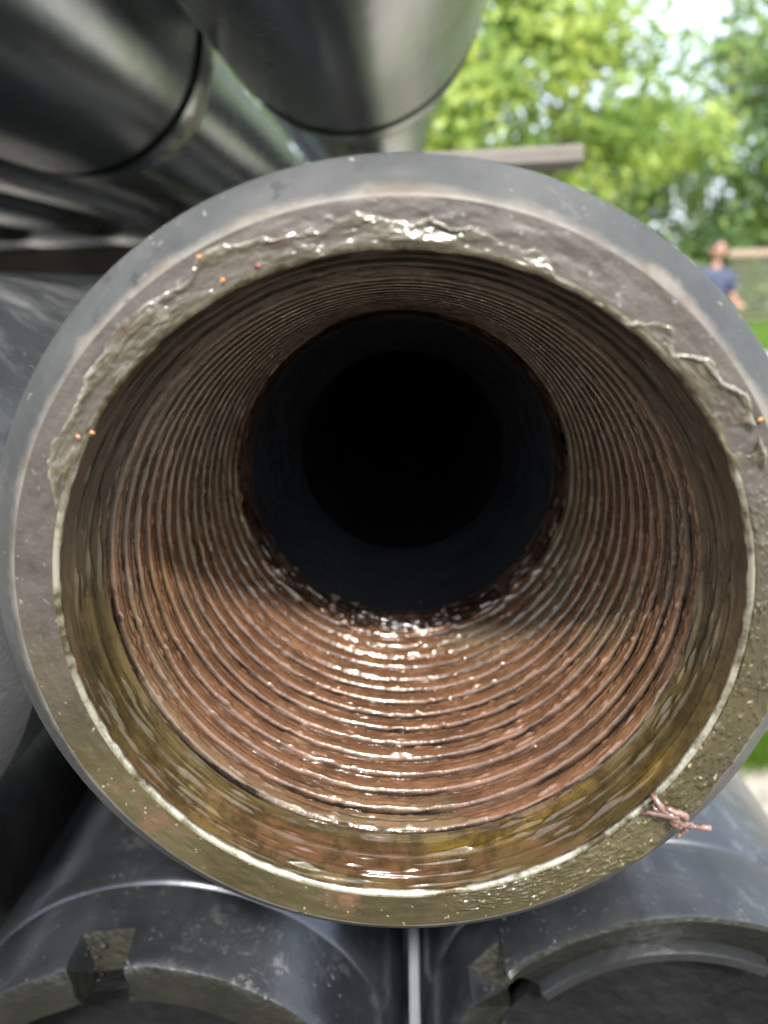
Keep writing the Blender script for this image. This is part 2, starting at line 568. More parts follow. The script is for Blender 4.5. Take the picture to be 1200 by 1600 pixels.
k_ = m_plain('dark soil against bounce', (0.045, 0.038, 0.031), 0.85, 0.5, 5, 0.4)  # dark ground patch added to cut light bouncing up at the stack
gv = [(-1.7, -0.6, 0.012)]
for i in range(60):
    a = 2 * PI * i / 60
    rr = 2.35 * (1 + 0.07 * math.sin(4 * a + 1) + 0.04 * math.sin(9 * a))
    gv.append((-1.7 + rr * math.cos(a), -0.6 + rr * math.sin(a), 0.012))
g = mesh('bounce_cut_soil', gv, [(0, 1 + i, 1 + (i + 1) % 60) for i in range(60)], k_, smooth=False)
tag(g, kind='structure')


def grass_field(name, area, count, h0, h1, w, seed):
    rg = np.random.default_rng(seed)
    V = np.zeros((count, 4, 3)); x, y = area(rg, count)
    a = rg.random(count) * 2 * PI; h = h0 + (h1 - h0) * rg.random(count)
    lx = (rg.random(count) - .5) * h * .8; ly = (rg.random(count) - .5) * h * .8
    dx, dy = np.cos(a) * w, np.sin(a) * w
    V[:, 0] = np.stack([x - dx, y - dy, x * 0], -1); V[:, 1] = np.stack([x + dx, y + dy, x * 0], -1)
    V[:, 2] = np.stack([x + dx * .3 + lx, y + dy * .3 + ly, h], -1); V[:, 3] = np.stack([x - dx * .3 + lx, y - dy * .3 + ly, h * .98], -1)
    F = np.arange(count * 4).reshape(-1, 4)
    o = mesh(name, V.reshape(-1, 3), F, M['grass'], smooth=False)
    at = o.data.attributes.new('tint', 'FLOAT', 'FACE')
    at.data.foreach_set('value', rg.random(count).astype(np.float32))
    return tag(o, kind='stuff')


def fld(rg, c):
    y = 12.5 + 26 * rg.random(c) ** 1.5
    return (y + .14) * (0.30 + 0.26 * rg.random(c)), y


gf = grass_field('lawn_grass', fld, 26000, 0.05, 0.16, 0.006, 3)
tag(gf, 'sunlit lawn grass beyond the gravel yard', 'grass')


def tuft(rg, c):
    return 0.86 + rg.normal(0, 0.09, c), 1.52 + rg.normal(0, 0.035, c)


gt = grass_field('grass_tuft', tuft, 1500, 0.03, 0.09, 0.003, 4)
tag(gt, 'green tuft of grass on gravel beside the lower right pipe', 'grass')


# ------------------------------------------------------------------ trees
def make_tree(name, loc, height, spread, crown_z, n_clump, leaves, leaf, mat, label, seed, trunk_r=0.2, group=None, flat=0.75):
    rg = np.random.default_rng(seed)
    root = empty(name, loc, label, 'tree', group)
    parts = []
    tp = [(0, 0, -0.05)]
    for i in range(1, 7):
        tp.append((rg.normal(0, .05) * i, rg.normal(0, .05) * i, height * 0.78 * i / 6))
    parts.append(tube(tp, [trunk_r * (1 - 0.13 * i) for i in range(7)], 10))
    cz = crown_z + (height - crown_z) / 2
    hz = (height - crown_z) / 2
    cen = []
    while len(cen) < n_clump:
        d = rg.normal(size=3); d /= np.linalg.norm(d)
        q = d * (0.35 + 0.65 * rg.random() ** 0.5)
        lump = 1 + 0.22 * math.sin(3 * math.atan2(d[1], d[0]) + seed) + 0.15 * math.sin(5 * d[2] + seed)
        cen.append((q[0] * spread * lump, q[1] * spread * lump * flat, cz + q[2] * hz * (0.9 + .2 * rg.random())))
    for k in range(0, min(n_clump, 16)):
        c = cen[k]
        t = 0.35 + 0.5 * rg.random()
        s = Vector((tp[-1][0] * t, tp[-1][1] * t, height * 0.78 * t))
        e = Vector(c); mid = (s + e) / 2 + Vector((0, 0, 0.12 * (e - s).length))
        parts.append(tube([s, mid, e], [trunk_r * 0.42, trunk_r * 0.25, trunk_r * 0.08], 6))
    V, F = join(parts)
    mesh('trunk', V, F, M['bark'], root)
    per = int(leaves * 0.72) // n_clump
    N = per * n_clump
    ci = np.repeat(np.arange(n_clump), per)
    cen = np.array(cen)
    sz = spread * 0.16 * (0.6 + 0.9 * rg.random(n_clump))
    P = cen[ci] + rg.normal(size=(N, 3)) * sz[ci][:, None] * np.array([1, 1, .75])
    nrm = rg.normal(size=(N, 3)) + np.array([0, 0, .6]); nrm /= np.linalg.norm(nrm, axis=1)[:, None]
    a = np.cross(nrm, rg.normal(size=(N, 3))); a /= np.linalg.norm(a, axis=1)[:, None]
    b = np.cross(nrm, a)
    L = leaf * (0.6 + 0.8 * rg.random(N))[:, None]
    Vq = np.stack([P - a * L, P + b * L * .5, P + a * L - nrm * L * .25, P - b * L * .5], 1)
    o = mesh('crown', Vq.reshape(-1, 3), np.arange(N * 4).reshape(-1, 4), mat, root, smooth=False)
    tint = np.clip(rg.random(n_clump)[ci] ** 1.6 * 1.05 - .05 + rg.normal(0, .12, N), 0, 1)
    at = o.data.attributes.new('tint', 'FLOAT', 'FACE')
    at.data.foreach_set('value', tint.astype(np.float32))
    return root


GT = 'trees beyond the lawn'
TR = [
    # x, y, height, spread, crown_z, clumps, leaves, leaf, mat, label
    (0.4, 20.5, 10.5, 3.0, 1.2, 70, 9500, .17, 'leaf_light', 'bright yellow-green tree rising right behind the upper pipes'),
    (4.1, 22.5, 9.6, 2.9, 1.4, 66, 8500, .17, 'leaf_light', 'light green tree in the middle, left of the white gap of sky'),
    (11.2, 25.0, 9.0, 3.5, 2.2, 74, 9500, .18, 'leaf_dark', 'broad dark green tree at the far right above the man'),
    (7.7, 30.0, 7.2, 2.7, 1.2, 50, 6000, .18, 'leaf_dark', 'lower dark tree under the white gap of sky'),
    (-5.0, 24.0, 10.0, 3.4, 1.0, 60, 7000, .19, 'leaf_light', 'tree mostly hidden behind the upper pipes'),
    (16.5, 24.0, 11.0, 3.6, 1.5, 60, 7000, .19, 'leaf_dark', 'dark tree just beyond the right edge'),
]
for i, (x, y, h, s, cz, nc, lv, lf, mt, lb) in enumerate(TR):
    make_tree('leafy_tree', (x, y, 0), h, s, cz, nc, lv, lf, M[mt], lb, 20 + i, group=GT)
# low shrubs along the fence line
for i, (x, y, h, s, lb) in enumerate([(2.3, 24, 3.2, 1.9, 'pale green bush low under the yellow-green tree'),
                                      (6.2, 25, 3.0, 2.0, 'dark bush low between the middle tree and the fence'),
                                      (9.4, 33, 3.0, 1.6, 'bush farthest behind the fence'),
                                      (9.9, 25, 3.3, 1.9, 'dark bush close behind the fence, right of the man'),
                                      (13.2, 26, 3.4, 2.2, 'dark bush behind the right end of the fence')]):
    o = make_tree('bush', (x, y, 0), h, s, 0.2, 30, 3600, .16, M['leaf_light' if i == 0 else 'leaf_dark'], lb, 50 + i, 0.08, 'bushes along the fence')
    o['category'] = 'bush'

# ------------------------------------------------------------------ board fence far right
fy = 20.0
fe = empty('board_fence', (10.6, fy, 0), 'low fence of weathered horizontal boards behind the man', 'fence')
slat_me = None
x0, x1 = -2.6, 7.5
zs = 0.30
for k in range(7):
    z = 0.1 + k * 0.215
    V, F = box(x0, x1, -0.03, 0.03, z, z + 0.17, 0.012)
    if slat_me is None:
        V, F = box(x0, x1, -0.03, 0.03, 0, 0.125, 0.012)
        s0 = mesh('slat', V, F, M['board'], fe, smooth=False, loc=(0, 0, z))
        slat_me = s0.data
    else:
        s0 = bpy.data.objects.new('slat', slat_me); COL.objects.link(s0); s0.parent = fe
        s0.location = (0, 0, z)
    s0.rotation_euler = (0, random.uniform(-.003, .003), 0)
V, F = box(x0 - .1, x1, -0.1, 0.1, 1.63, 1.80, 0.02)
mesh('top_rail', V, F, M['board_tan'], fe, smooth=False)
for x in (-2.4, -0.8, 1.6, 4.0, 6.4):
    V, F = box(x - .06, x + .06, 0.032, 0.15, -.1, 1.625)
    mesh('post', V, F, M['wood_dark'], fe, smooth=False)


# ------------------------------------------------------------------ the pipes of the stack
LEN = 72.0                       # about 6 m of tube
def outer_profile(front, r_end=1.0, groove=4.45, rtube=0.72):
    p = list(front)
    p += [(groove - 0.02, 1.0), (groove, 0.994), (groove + 0.02, 0.990), (groove + 0.20, 0.990), (groove + 0.32, 0.988), (groove + 0.45, 0.984)]
    for i in range(1, 9):
        t = i / 8
        p.append((groove + 0.45 + 1.1 * t, 0.984 + (rtube - 0.984) * (t * t * (3 - 2 * t))))
    p += [(groove + 3, rtube), (LEN - 7, rtube), (LEN - 6, 0.99), (LEN - 3, 1.0), (LEN - 0.08, 1.0), (LEN, 0.92), (LEN, 0.5)]
    return p


def cap_front(y0):
    return [(y0 + 0.42, 0.955), (y0 + 0.425, 0.985), (y0 + 0.455, 1.0), (y0 + 1.0, 1.0)]


def boxf(a):
    return [(a, 0.80), (a, 0.905), (a + 0.004, 0.914), (a + 0.083, 0.996), (a + 0.092, 1.0), (a + 0.5, 1.0)]


BOXF = boxf(0)


def plain_pipe(name, loc, label, group, mat, a=0.0, gr=4.45):
    t = empty(name, loc, label, 'pipe', group)
    V, F = lathe(outer_profile(boxf(a), groove=gr), 96)
    o = mesh('tool_joint', V, F, mat, t)
    V, F = lathe([(gr + q, r) for q, r in ((-.015, .9985), (.0, 1.003), (.02, 0.999), (.13, 0.999), (.15, 1.001), (.165, .9885))], 96)
    mesh('seam_ring', V, F, M['groove'], t)
    V, F = lathe([(a + 0.001, 0.80), (a + 0.16, 0.77), (a + 0.17, 0.735), (a + 1.1, 0.69), (a + 1.5, 0.685), (a + 1.8, 0.46), (a + 6, 0.46), (a + 6, 0)], 64)
    mesh('bore', V, F, M['bore'], t)
    return t


def at(x, y, z):
    return (x * R, y * R, H0 + z * R)


GU = 'pipes of the upper row'
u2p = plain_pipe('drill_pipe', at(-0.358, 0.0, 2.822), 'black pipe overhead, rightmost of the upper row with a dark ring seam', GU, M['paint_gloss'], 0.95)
u1p = copy_tree(u2p)
u1p.location = at(-2.39, 0.0, 2.60)
u1p['label'] = 'second upper pipe from the right, with a scuffed tan patch past its ring seam'
# rubbed patch on the taper of the second pipe: a thin scuffed sleeve following the taper
prof = [(4.60, 0.9665), (4.72, 0.955), (4.86, 0.915), (5.0, 0.875), (5.12, 0.832)]
Pp = np.array(outer_profile(BOXF))
def taper_r(y):
    return np.interp(y, Pp[:, 0], Pp[:, 1])
nth, nyy = 60, 14
tt = np.linspace(math.radians(96), math.radians(158), nth)
yy = np.linspace(4.70, 5.6, nyy)
T, Y = np.meshgrid(tt, yy, indexing='ij')
uu = (T - tt[0]) / (tt[-1] - tt[0]); vv = (Y - yy[0]) / (yy[-1] - yy[0])
hgt = pnoise(uu * .999, vv, 14, 5, 77) * .6 + pnoise(uu * .999, vv, 40, 9, 78) * .4 - 0.25 - 1.1 * (np.abs(uu - .5) ** 3 * 8 * .5 + np.abs(vv - .5) ** 3 * 8 * .5)
rad = taper_r(Y) + 0.004 * np.clip(hgt * 6, -1, 1)
V = np.stack([rad * np.sin(T), Y, rad * np.cos(T)], -1).reshape(-1, 3) * R
F = grid_faces(nth, nyy, wrap=False)
keep = (hgt.reshape(-1)[F].max(1) > -0.02)
o = mesh('scuffed_patch', V, F[keep], M['worn'], u1p)
x = -2.39
for k, (x, z, lb) in enumerate([(-4.42, 2.62, 'third upper pipe from the right, its ring seam low at the left edge'),
                                (-6.45, 2.62, 'fourth upper pipe from the right, a dark band at the left'),
                                (-8.48, 2.62, 'fifth upper pipe from the right, a thin dark band'),
                                (-10.5, 2.62, 'sixth upper pipe from the right, deep in the dark'),
                                (-12.55, 2.62, 'seventh upper pipe from the right, deep in the dark'),
                                (-14.6, 2.62, 'eighth upper pipe from the right, farthest in the dark')]):
    c = copy_tree(u2p)
    c.location = at(x, [.4, 1.2, .5, .8, .3, .1][k], z)
    c['label'] = lb

for k, x in enumerate((-.7, -2.75, -4.8, -6.85, -8.9, -10.95)):  # row out of view, added to keep sunlight off the timbers below
    c = copy_tree(u2p)
    c.location = at(x, [.6, .3, .9, .5, .2, .7][k], 5.45)
    c['group'] = 'unseen pipes added above'
    c['label'] = ['first', 'second', 'third', 'fourth', 'fifth', 'sixth'][k] + ' pipe from the right in the unseen row added above to block sun'
GM = 'pipes of the middle row'
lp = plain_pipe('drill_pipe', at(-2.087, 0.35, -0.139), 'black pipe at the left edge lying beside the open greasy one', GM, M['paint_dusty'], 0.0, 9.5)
for k, x in enumerate((-4.15, -6.2)):
    c = copy_tree(lp)
    c.location = at(x, [.4, .1][k], -0.139)
    c['label'] = ['pipe of the middle row hidden behind the left edge pipe', 'pipe of the middle row deepest to the left'][k]

# timbers between the rows
def timber(name, loc, sx, sy, sz, mat, label, group='timbers between the rows', rot=(0, 0, 0)):
    V, F = box(-sx / 2, sx / 2, -sy / 2, sy / 2, -sz / 2, sz / 2, min(sy, sz) * .06)
    o = mesh(name, V, F, mat, None, smooth=False, loc=loc)
    o.rotation_euler = rot
    return tag(o, label, 'timber', group)


timber('timber', at(-11.4, 16.0, 1.26), 23.0 * R, 1.3 * R, 1.03 * R, M['wood_dark'], 'dark timber between the middle and upper rows in the shade')
pa = on_y(915, 233, 6.6 * R)
timber('batten', (pa.x - 1.2 * R, 7.0 * R, pa.z - 0.045 * R), 2.4 * R, 0.7 * R, 0.15 * R, M['wood'], 'pale weathered batten sticking out to the right under the upper pipes',
       rot=(0, math.radians(-0.8), math.radians(-3)))
timber('timber', at(-1.6, 9.2, -1.32), 7.2 * R, 1.2 * R, 1.1 * R, M['wood_dark'], 'dark timber under the greasy pipe, on the lower row')


# ------------------------------------------------------------------ capped lower pipes
def notch_theta(c, y, px, py):
    p = on_y(px, py, y * R)
    return math.atan2(p.x - c[0] * R, p.z - (H0 + c[1] * R))


def capped_pipe(c, y0, label, notches, lip, group, deep=0.16):
    t = empty('capped_pipe', at(c[0], 0, c[1]), label, 'pipe', group)
    V, F = lathe(outer_profile([(y0 + 0.40, 0.90), (y0 + 0.40, 0.972), (y0 + 0.43, 0.985), (y0 + 0.47, 0.997), (y0 + 0.50, 1.0), (y0 + 1.0, 1.0)], groove=4.9), 128)
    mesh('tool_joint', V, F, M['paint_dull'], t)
    # cap: outer skin + front rim with slots; the same number of points in and out of a slot
    full_s = [(.398, .974), (.25, .976), (.17, .976), (.06, .976), (.022, .972), (.006, .962)]
    slot_s = [(.398, .974), (.25, .976), (.168, .974), (.160, .93), (.156, .86), (.154, .795)]
    full_f = [(.006, .962), (0, .945), (.002, .90), (.004, .86), (.007, .80), (.085, .775)] if not lip else [(.006, .962), (0, .945), (.012, .92), (.045, .86), (.075, .80), (.085, .775)]
    slot_f = [(.154, .795), (.17, .792), (.19, .79), (.21, .788), (.23, .784), (.25, .78)]
    ths = set(np.linspace(-PI, PI, 150, endpoint=False).tolist())
    for a, b in notches:
        for e in (a, b):
            ths |= {e - 0.004, e + 0.004}
    ths = sorted(ths)
    def inslot(th):
        return any(a < th < b for a, b in notches)
    rg = np.random.default_rng(int(abs(c[0]) * 1000))
    for nm, fs, ss, mt in (('cap_rim', full_s, slot_s, M['paint_cap']), ('cap_face', full_f, slot_f, M['cap_face'])):
        V = []
        for j, th in enumerate(ths):
            pr = ss if inslot(th) else fs
            for (y, r) in pr:
                near = min([abs(th - e) for ab in notches for e in ab] + [9])
                jy = 0.012 * math.exp(-near / .06) * math.sin(j * 7.3 + r * 40) if y < .05 else 0
                r2_ = r + 0.0016 * math.sin(5 * th + 9 * y) + 0.001 * math.sin(23 * th)
                V.append((r2_ * R * math.sin(th), (y0 + y + jy) * R, r2_ * R * math.cos(th)))
        o = mesh(nm, V, grid_faces(len(ths), len(fs)), mt, t)
        if nm == 'cap_rim':
            o.data.materials.append(M['cap_inner'])
            for f in o.data.polygons:
                j, q = f.index // 5, f.index % 5
                if q >= 2 and inslot(ths[j]) and inslot(ths[(j + 1) % len(ths)]):
                    f.material_index = 1
        md = o.modifiers.new('edges', 'EDGE_SPLIT'); md.split_angle = math.radians(42)
    V, F = lathe([(y0 + .085, .774), (y0 + deep, .765), (y0 + deep + .01, .75), (y0 + deep + .005, .4), (y0 + deep + .005, 0.001)], 96)
    mesh('cap_disc', V, F, M['disc'], t)
    if lip:
        a, b = lip
        N = 60
        sec = [(.095, .782), (.035, .776), (.026, .770), (.026, .735), (.034, .728), (.12, .724)]
        V = []
        for i in range(N):
            th = a + (b - a) * i / (N - 1)
            for y, r in sec:
                V.append((r * R * math.sin(th), (y0 + y) * R, r * R * math.cos(th)))
        F = [tuple(q) for q in grid_faces(N, len(sec), wrap=False)] + [tuple(range(6)), tuple(range((N - 1) * 6 + 5, (N - 1) * 6 - 1, -1))]
        o = mesh('cap_lip', V, F, M['lip_black'], t)
        md = o.modifiers.new('edges', 'EDGE_SPLIT'); md.split_angle = math.radians(40)
    return t


GL = 'capped pipes of the lower row'
cBL, cBR = (-1.045, -2.60), (1.04, -2.526)
a0 = notch_theta(cBL, .56, 108, 1530); a1 = notch_theta(cBL, .56, 193, 1515)
b0 = notch_theta(cBR, .71, 728, 1560); b1 = notch_theta(cBR, .71, 788, 1520)
l0 = notch_theta(cBR, .73, 868, 1575); l1 = notch_theta(cBR, .73, 1192, 1535)
bl = capped_pipe(cBL, 0.558, 'capped pipe at lower left with a torn slot in its black end cap',
                 [(a0, a1), (a0 + PI - .1 - 2 * PI if a0 + PI > PI else a0 + PI, a1 + PI - .1 - 2 * PI if a1 + PI > PI else a1 + PI)], None, GL, 0.5)
br = capped_pipe(cBR, 0.71, 'capped pipe at lower right with a curved lip inside its black end cap',
                 [(b0, b1), (b0 + PI if b0 < 0 else b0 - PI, b1 + PI if b1 < 0 else b1 - PI)], (l0, l1), GL)
# torn lumps at the slots
def lumps(name, spots, mat, parent, seed):
    rg = np.random.default_rng(seed)
    parts = []
    for (p, s) in spots:
        V, F = [], []
        nu, nv = 9, 6
        jit = 0.6 + 0.8 * rg.random((nu, nv))
        for i in range(nu):
            for j in range(nv):
                a = 2 * PI * i / nu; b = PI * (j / (nv - 1)) - PI / 2
                k = s * jit[i, j]
                V.append((p[0] + k * math.cos(b) * math.cos(a), p[1] + k * math.cos(b) * math.sin(a) * .7, p[2] + k * math.sin(b)))
        F = [tuple(q) for q in grid_faces(nu, nv)]
        parts.append((V, F))
    V, F = join(parts)
    return mesh(name, V, F, mat, parent)


def cap_pts(c, y0, px, py, dy):
    p = on_y(px, py, (y0 + dy) * R)
    return (p.x - c[0] * R, p.y, p.z - (H0 + c[1] * R))


M['torn'] = m_plain('torn black plastic', (0.009, 0.009, 0.010), 0.55, 0.7, 120, 0.6)
rg = np.random.default_rng(31)
lumps('torn_edge', [(cap_pts(cBL, .558, 112 + 55 * rg.random(), 1478 + 4.5 * i, .13 + .02 * rg.random()), R * (.006 + .016 * rg.random() ** 2)) for i in range(13)], M['torn'], bl, 5)
lumps('torn_edge', [(cap_pts(cBR, .71, 733 + 60 * rg.random(), 1546 + 2.6 * i, .10 + .03 * rg.random()), R * (.006 + .016 * rg.random() ** 2)) for i in range(24)], M['torn'], br, 6)
lumps('paint_blister', [(cap_pts(cBL, .558, 318 + 92 * t + 8 * rg.random(), 1522 + 34 * t * t + 5 * rg.random(), .07 - .06 * t), R * (.006 + .011 * rg.random())) for t in np.linspace(0, 1, 14)], M['paint_cap'], bl, 9)

V, F = box(-.022 * R, .022 * R, 0, 30 * R, -.5 * R, .5 * R)
o = mesh('gap_glare_strip', V, F, M['strip'], None, smooth=False, loc=at(0.012, .75, -2.85))  # added bar in place of the bright reflection in the gap
tag(o, 'added pale strip standing in for the reflection between the two capped pipes', 'added strip')

c = copy_tree(lp)
c.location = at(-3.2, .5, -2.62)
c['group'] = GL
c['label'] = 'black pipe in the shade between the left edge pipe and the lower left capped pipe'

for row, (z, xs) in enumerate([(-5.2, (-4.2, -2.1, 0.0)), (-7.85, (-3.1, -1.05, 1.0)), (-10.5, (-4.2, -2.1, 0.0))]):
    for k, x in enumerate(xs):
        c = copy_tree(lp)
        c.location = at(x, .3 + .2 * k, z)
        c['group'] = 'pipes deep in the stack'
        c['label'] = ['left', 'middle', 'right'][k] + ' pipe in the ' + ['first', 'second', 'bottom'][row] + ' row beneath the capped pipes'
    timber('timber', at(-.6, 9.0, z + 1.3), 4.8 * R, 1.2 * R, 1.1 * R, M['wood_dark'], 'dark timber lying on the ' + ['first', 'second', 'bottom'][row] + ' row beneath the capped pipes', 'timbers low in the stack')
timber('timber', (-.6 * R, 9.0 * R, 0.045), 4.8 * R, 1.4 * R, .088, M['wood_dark'], 'dark timber on the ground under the bottom row of pipes', 'timbers low in the stack')


# ------------------------------------------------------------------ THE OPEN PIPE
mp = empty('drill_pipe', (0, 0, H0), 'open greasy pipe end in the middle, copper coloured threads inside', 'pipe', GM)
V, F = lathe(outer_profile([(0.0875, 0.9985), (0.10, 1.0), (1.0, 1.0)]), 256)
mesh('tool_joint', V, F, M['paint_dull'], mp)
NTH = 512
nz = lambda T, a, b, s: pnoise(T / (2 * PI), np.full_like(T, .5), a, b, s)
# chamfer
pr = [(0.0, 0.905), (0.0015, 0.9095), (0.005, 0.914)] + [(0.005 + 0.076 * i / 14, 0.914 + 0.0805 * i / 14) for i in range(1, 15)] + [(0.085, 0.9975), (0.0875, 0.9985)]
def cham(T, Y, Rr):
    v = np.clip(Y / .088, 0, 1)
    d = (pnoise(T / (2 * PI), v, 220, 5, 1) - .5) * .0022 + (pnoise(T / (2 * PI), v, 60, 3, 2) - .5) * .0016
    d -= 0.006 * np.clip(pnoise(T / (2 * PI), v, 130, 4, 3) - .86, 0, 1) * 6 * (v < .7)
    w = np.sin(np.clip(v, 0, 1) * PI)
    return Rr + d * w
V, F = lathe(pr, NTH, R, cham)
mesh('chamfer', V, F, M['chamfer'], mp)
# end face with a rounded inner edge
nr = 26
pr = [(0.0, 0.905 - (0.905 - 0.816) * i / (nr - 1)) for i in range(nr)]
V, F = lathe(pr, NTH)
Va = V.reshape(NTH, nr, 3)
tn = np.linspace(0, 1, NTH, endpoint=False)[:, None] * np.ones((1, nr)); rv = np.linspace(0, 1, nr)[None] * np.ones((NTH, 1))
fade = np.sin(rv * PI) ** .5
Va[:, :, 1] += R * fade * (0.0035 * (pnoise(tn, rv, 90, 4, 11) - .5) + .0022 * (pnoise(tn, rv, 260, 9, 12) - .5))
mesh('end_face', V, F, M['face'], mp)
# counterbore: rounded lip, then slightly conical wall with turned ridges
pr = [(0.0, 0.816)]
for i in range(1, 9):
    a = PI / 2 * i / 8
    pr.append((0.012 * (1 - math.cos(a)), 0.816 - 0.014 * math.sin(a)))
def lipn(T, Y, Rr):
    u = T / (2 * PI)
    return Rr + .003 * (pnoise(u, Y / .012, 160, 2, 25) - .5) * np.clip(Y / .004, 0, 1)
V, F = lathe(pr, 720, R, lipn)
mesh('mouth_lip', V, F, M['lip'], mp)
pr = [pr[-1]]
for i in range(1, 70):
    t = i / 69
    y = 0.012 + 0.158 * t
    ridge = 0.0015 * math.exp(-((t - .28) / .03) ** 2) + 0.003 * math.exp(-((t - .62) / .05) ** 2) + .006 * max(0, (t - .86)) / .14
    pr.append((y, 0.802 - 0.040 * t - ridge))
def cb(T, Y, Rr):
    v = np.clip(Y / .17, 0, 1); u = T / (2 * PI)
    low = 0.5 - 0.5 * np.cos(T)
    d = 0.005 * np.clip(pnoise(u, v, 60, 6, 21) - .5, 0, 1) + 0.030 * np.clip(pnoise(u + .05 * v, v, 60, 28, 22) - .66, 0, 1) * np.clip(pnoise(u, v, 26, 5, 23) * 2 - .5, 0, 1)
    return Rr - d * np.clip((Y - .012) / .03, 0, 1) * (0.4 + .9 * low)
V, F = lathe(pr, 1000, R, cb)
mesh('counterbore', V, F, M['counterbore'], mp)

# thread: one helical groove, smeared with copper grease
Y0, Y1, P = 0.170, 1.283, 0.0756
nyt = 15 * 22
ys = np.linspace(0, 1, nyt)
NT2 = 1400
th = np.linspace(0, 2 * PI, NT2, endpoint=False)
T, S = np.meshgrid(th, ys, indexing='ij')
Yg = Y0 + (Y1 - Y0) * S
u = T / (2 * PI)
ph = np.mod((Yg - Y0) / P - u + .2, 1.0)
wob = (pnoise(u, S, 26, 14, 31) - .5) * .035
ph2 = np.mod(ph + wob * .6, 1.0)
# crest flat 0..0.62, fast drop, narrow root, rise
low = 0.5 - 0.5 * np.cos(T)
band = np.exp(-((S - .80) / .035) ** 2) + .8 * np.exp(-((S - .885) / .02) ** 2) + .55 * np.exp(-((S - .70) / .025) ** 2)   # wet pools on the flanks low and deep
band = np.clip(1.25 * band * np.clip(low * 1.5 - .45, 0, 1) * (.55 + .9 * pnoise(u, S, 34, 12, 47)), 0, 1)
rw = .08 + .26 * band
d = np.where(ph2 < .64, 0.0, np.where(ph2 < .70, (ph2 - .64) / .06, np.where(ph2 < 1 - rw, 1.0, (1 - ph2) / rw)))
crest = 0.750 - 0.105 * S
filled = np.clip(pnoise(u, S, 18, 10, 33) * 1.2 - .25, 0, .55)        # grease filling the groove here and there
start = np.clip(S / .075, 0, 1)
crest = crest + .0065 * (1 - start)
depth = (0.027 - 0.010 * filled) * (0.2 + .8 * start)
rr = crest + depth * d
rr += 0.003 * np.where(ph2 < .6, ((ph2 - .3) / .3) ** 2, 1)           # crowned crest
fine = np.exp(-((ph2 - .34 - .05 * wob * 10) / .028) ** 2) * np.clip(pnoise(u, S, 20, 15, 46) * 2.2 - .6, 0, 1)      # a fine turned line on the crest
rr += .005 * fine
low = 0.5 - 0.5 * np.cos(T)
us = u + .05 * S
rr -= 0.0230 * np.clip(pnoise(us, S, 130, 170, 34) - .645, 0, 1) * (0.2 + low) * (.3 + pnoise(u, S, 24, 9, 44))
rr -= 0.0022 * np.clip(pnoise(us, S, 110, 60, 35) - .62, 0, 1) * (0.4 + low) * 1.8
rr -= 0.0010 * (pnoise(u, S, 480, 150, 36) - .5)
rr -= 0.006 * np.clip(pnoise(u, S, 150, 20, 38) - .5, 0, 1) * np.clip(1 - S / .12, 0, 1)
rr -= 0.050 * np.clip(pnoise(u, S, 80, 60, 48) - .52, 0, 1) * np.clip((S - .93) / .03, 0, 1) * low ** 2
V = np.stack([rr * np.sin(T), Yg, rr * np.cos(T)], -1).reshape(-1, 3) * R
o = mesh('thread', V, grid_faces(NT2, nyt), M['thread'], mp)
sm = lambda e0, e1, v: np.clip((v - e0) / (e1 - e0), 0, 1)
fm = sm(.60, .66, ph2) * (1 - sm(.965, .995, ph2)) * (1 - .5 * sm(.45, .72, filled + .25 * pnoise(u, S, 60, 30, 39)))    # dark dope left in the root
at_ = o.data.attributes.new('dope', 'FLOAT', 'POINT')
fm = np.clip(np.maximum(fm * (1 - .9 * band), .8 * fine), 0, 1)
at_.data.foreach_set('value', fm.astype(np.float32).reshape(-1))

# relief behind the thread with ragged grease, then the bore
nyb = 60
S2 = np.linspace(0, 1, nyb)
T, S = np.meshgrid(np.linspace(0, 2 * PI, 480, endpoint=False), S2, indexing='ij')
u = T / (2 * PI)
Yb = 1.283 + 0.14 * S
low = 0.5 - 0.5 * np.cos(T)
rb = 0.652 - 0.03 * S
rb = rb - 0.030 * np.clip(pnoise(u, S, 46, 5, 41) - .48, 0, 1) * (1 - S) - 0.05 * np.clip(pnoise(u, S, 90, 22, 42) - .60, 0, 1) * low * (1 - .6 * S)
V = np.stack([rb * np.sin(T), Yb, rb * np.cos(T)], -1).reshape(-1, 3) * R
mesh('relief_groove', V, grid_faces(480, nyb), M['copper_lump'], mp)
V, F = lathe([(1.423, .622), (1.43, .615), (1.79, .468), (1.80, .461)], 160)
mesh('bore_shoulder', V, F, M['shoulder'], mp)
V, F = lathe([(1.80, .461), (1.81, .460), (6, .46), (30, .46), (LEN, .46), (LEN, .49)], 160)
mesh('bore', V, F, M['bore'], mp)
# wet lumps lying on the floor of the bore
spots = []
rg = np.random.default_rng(12)
for i in range(60):
    a = PI + rg.normal(0, .42)
    y = 1.27 + abs(rg.normal(0, .09))
    r0 = float(np.interp(y, [1.27, 1.283, 1.42, 1.8], [.648, .648, .620, .462]))
    spots.append(((r0 * R * math.sin(a), y * R, r0 * R * math.cos(a)), R * (.003 + .013 * rg.random() ** 2)))
lumps('wet_grease_blob', spots, M['copper_lump'], mp, 13)

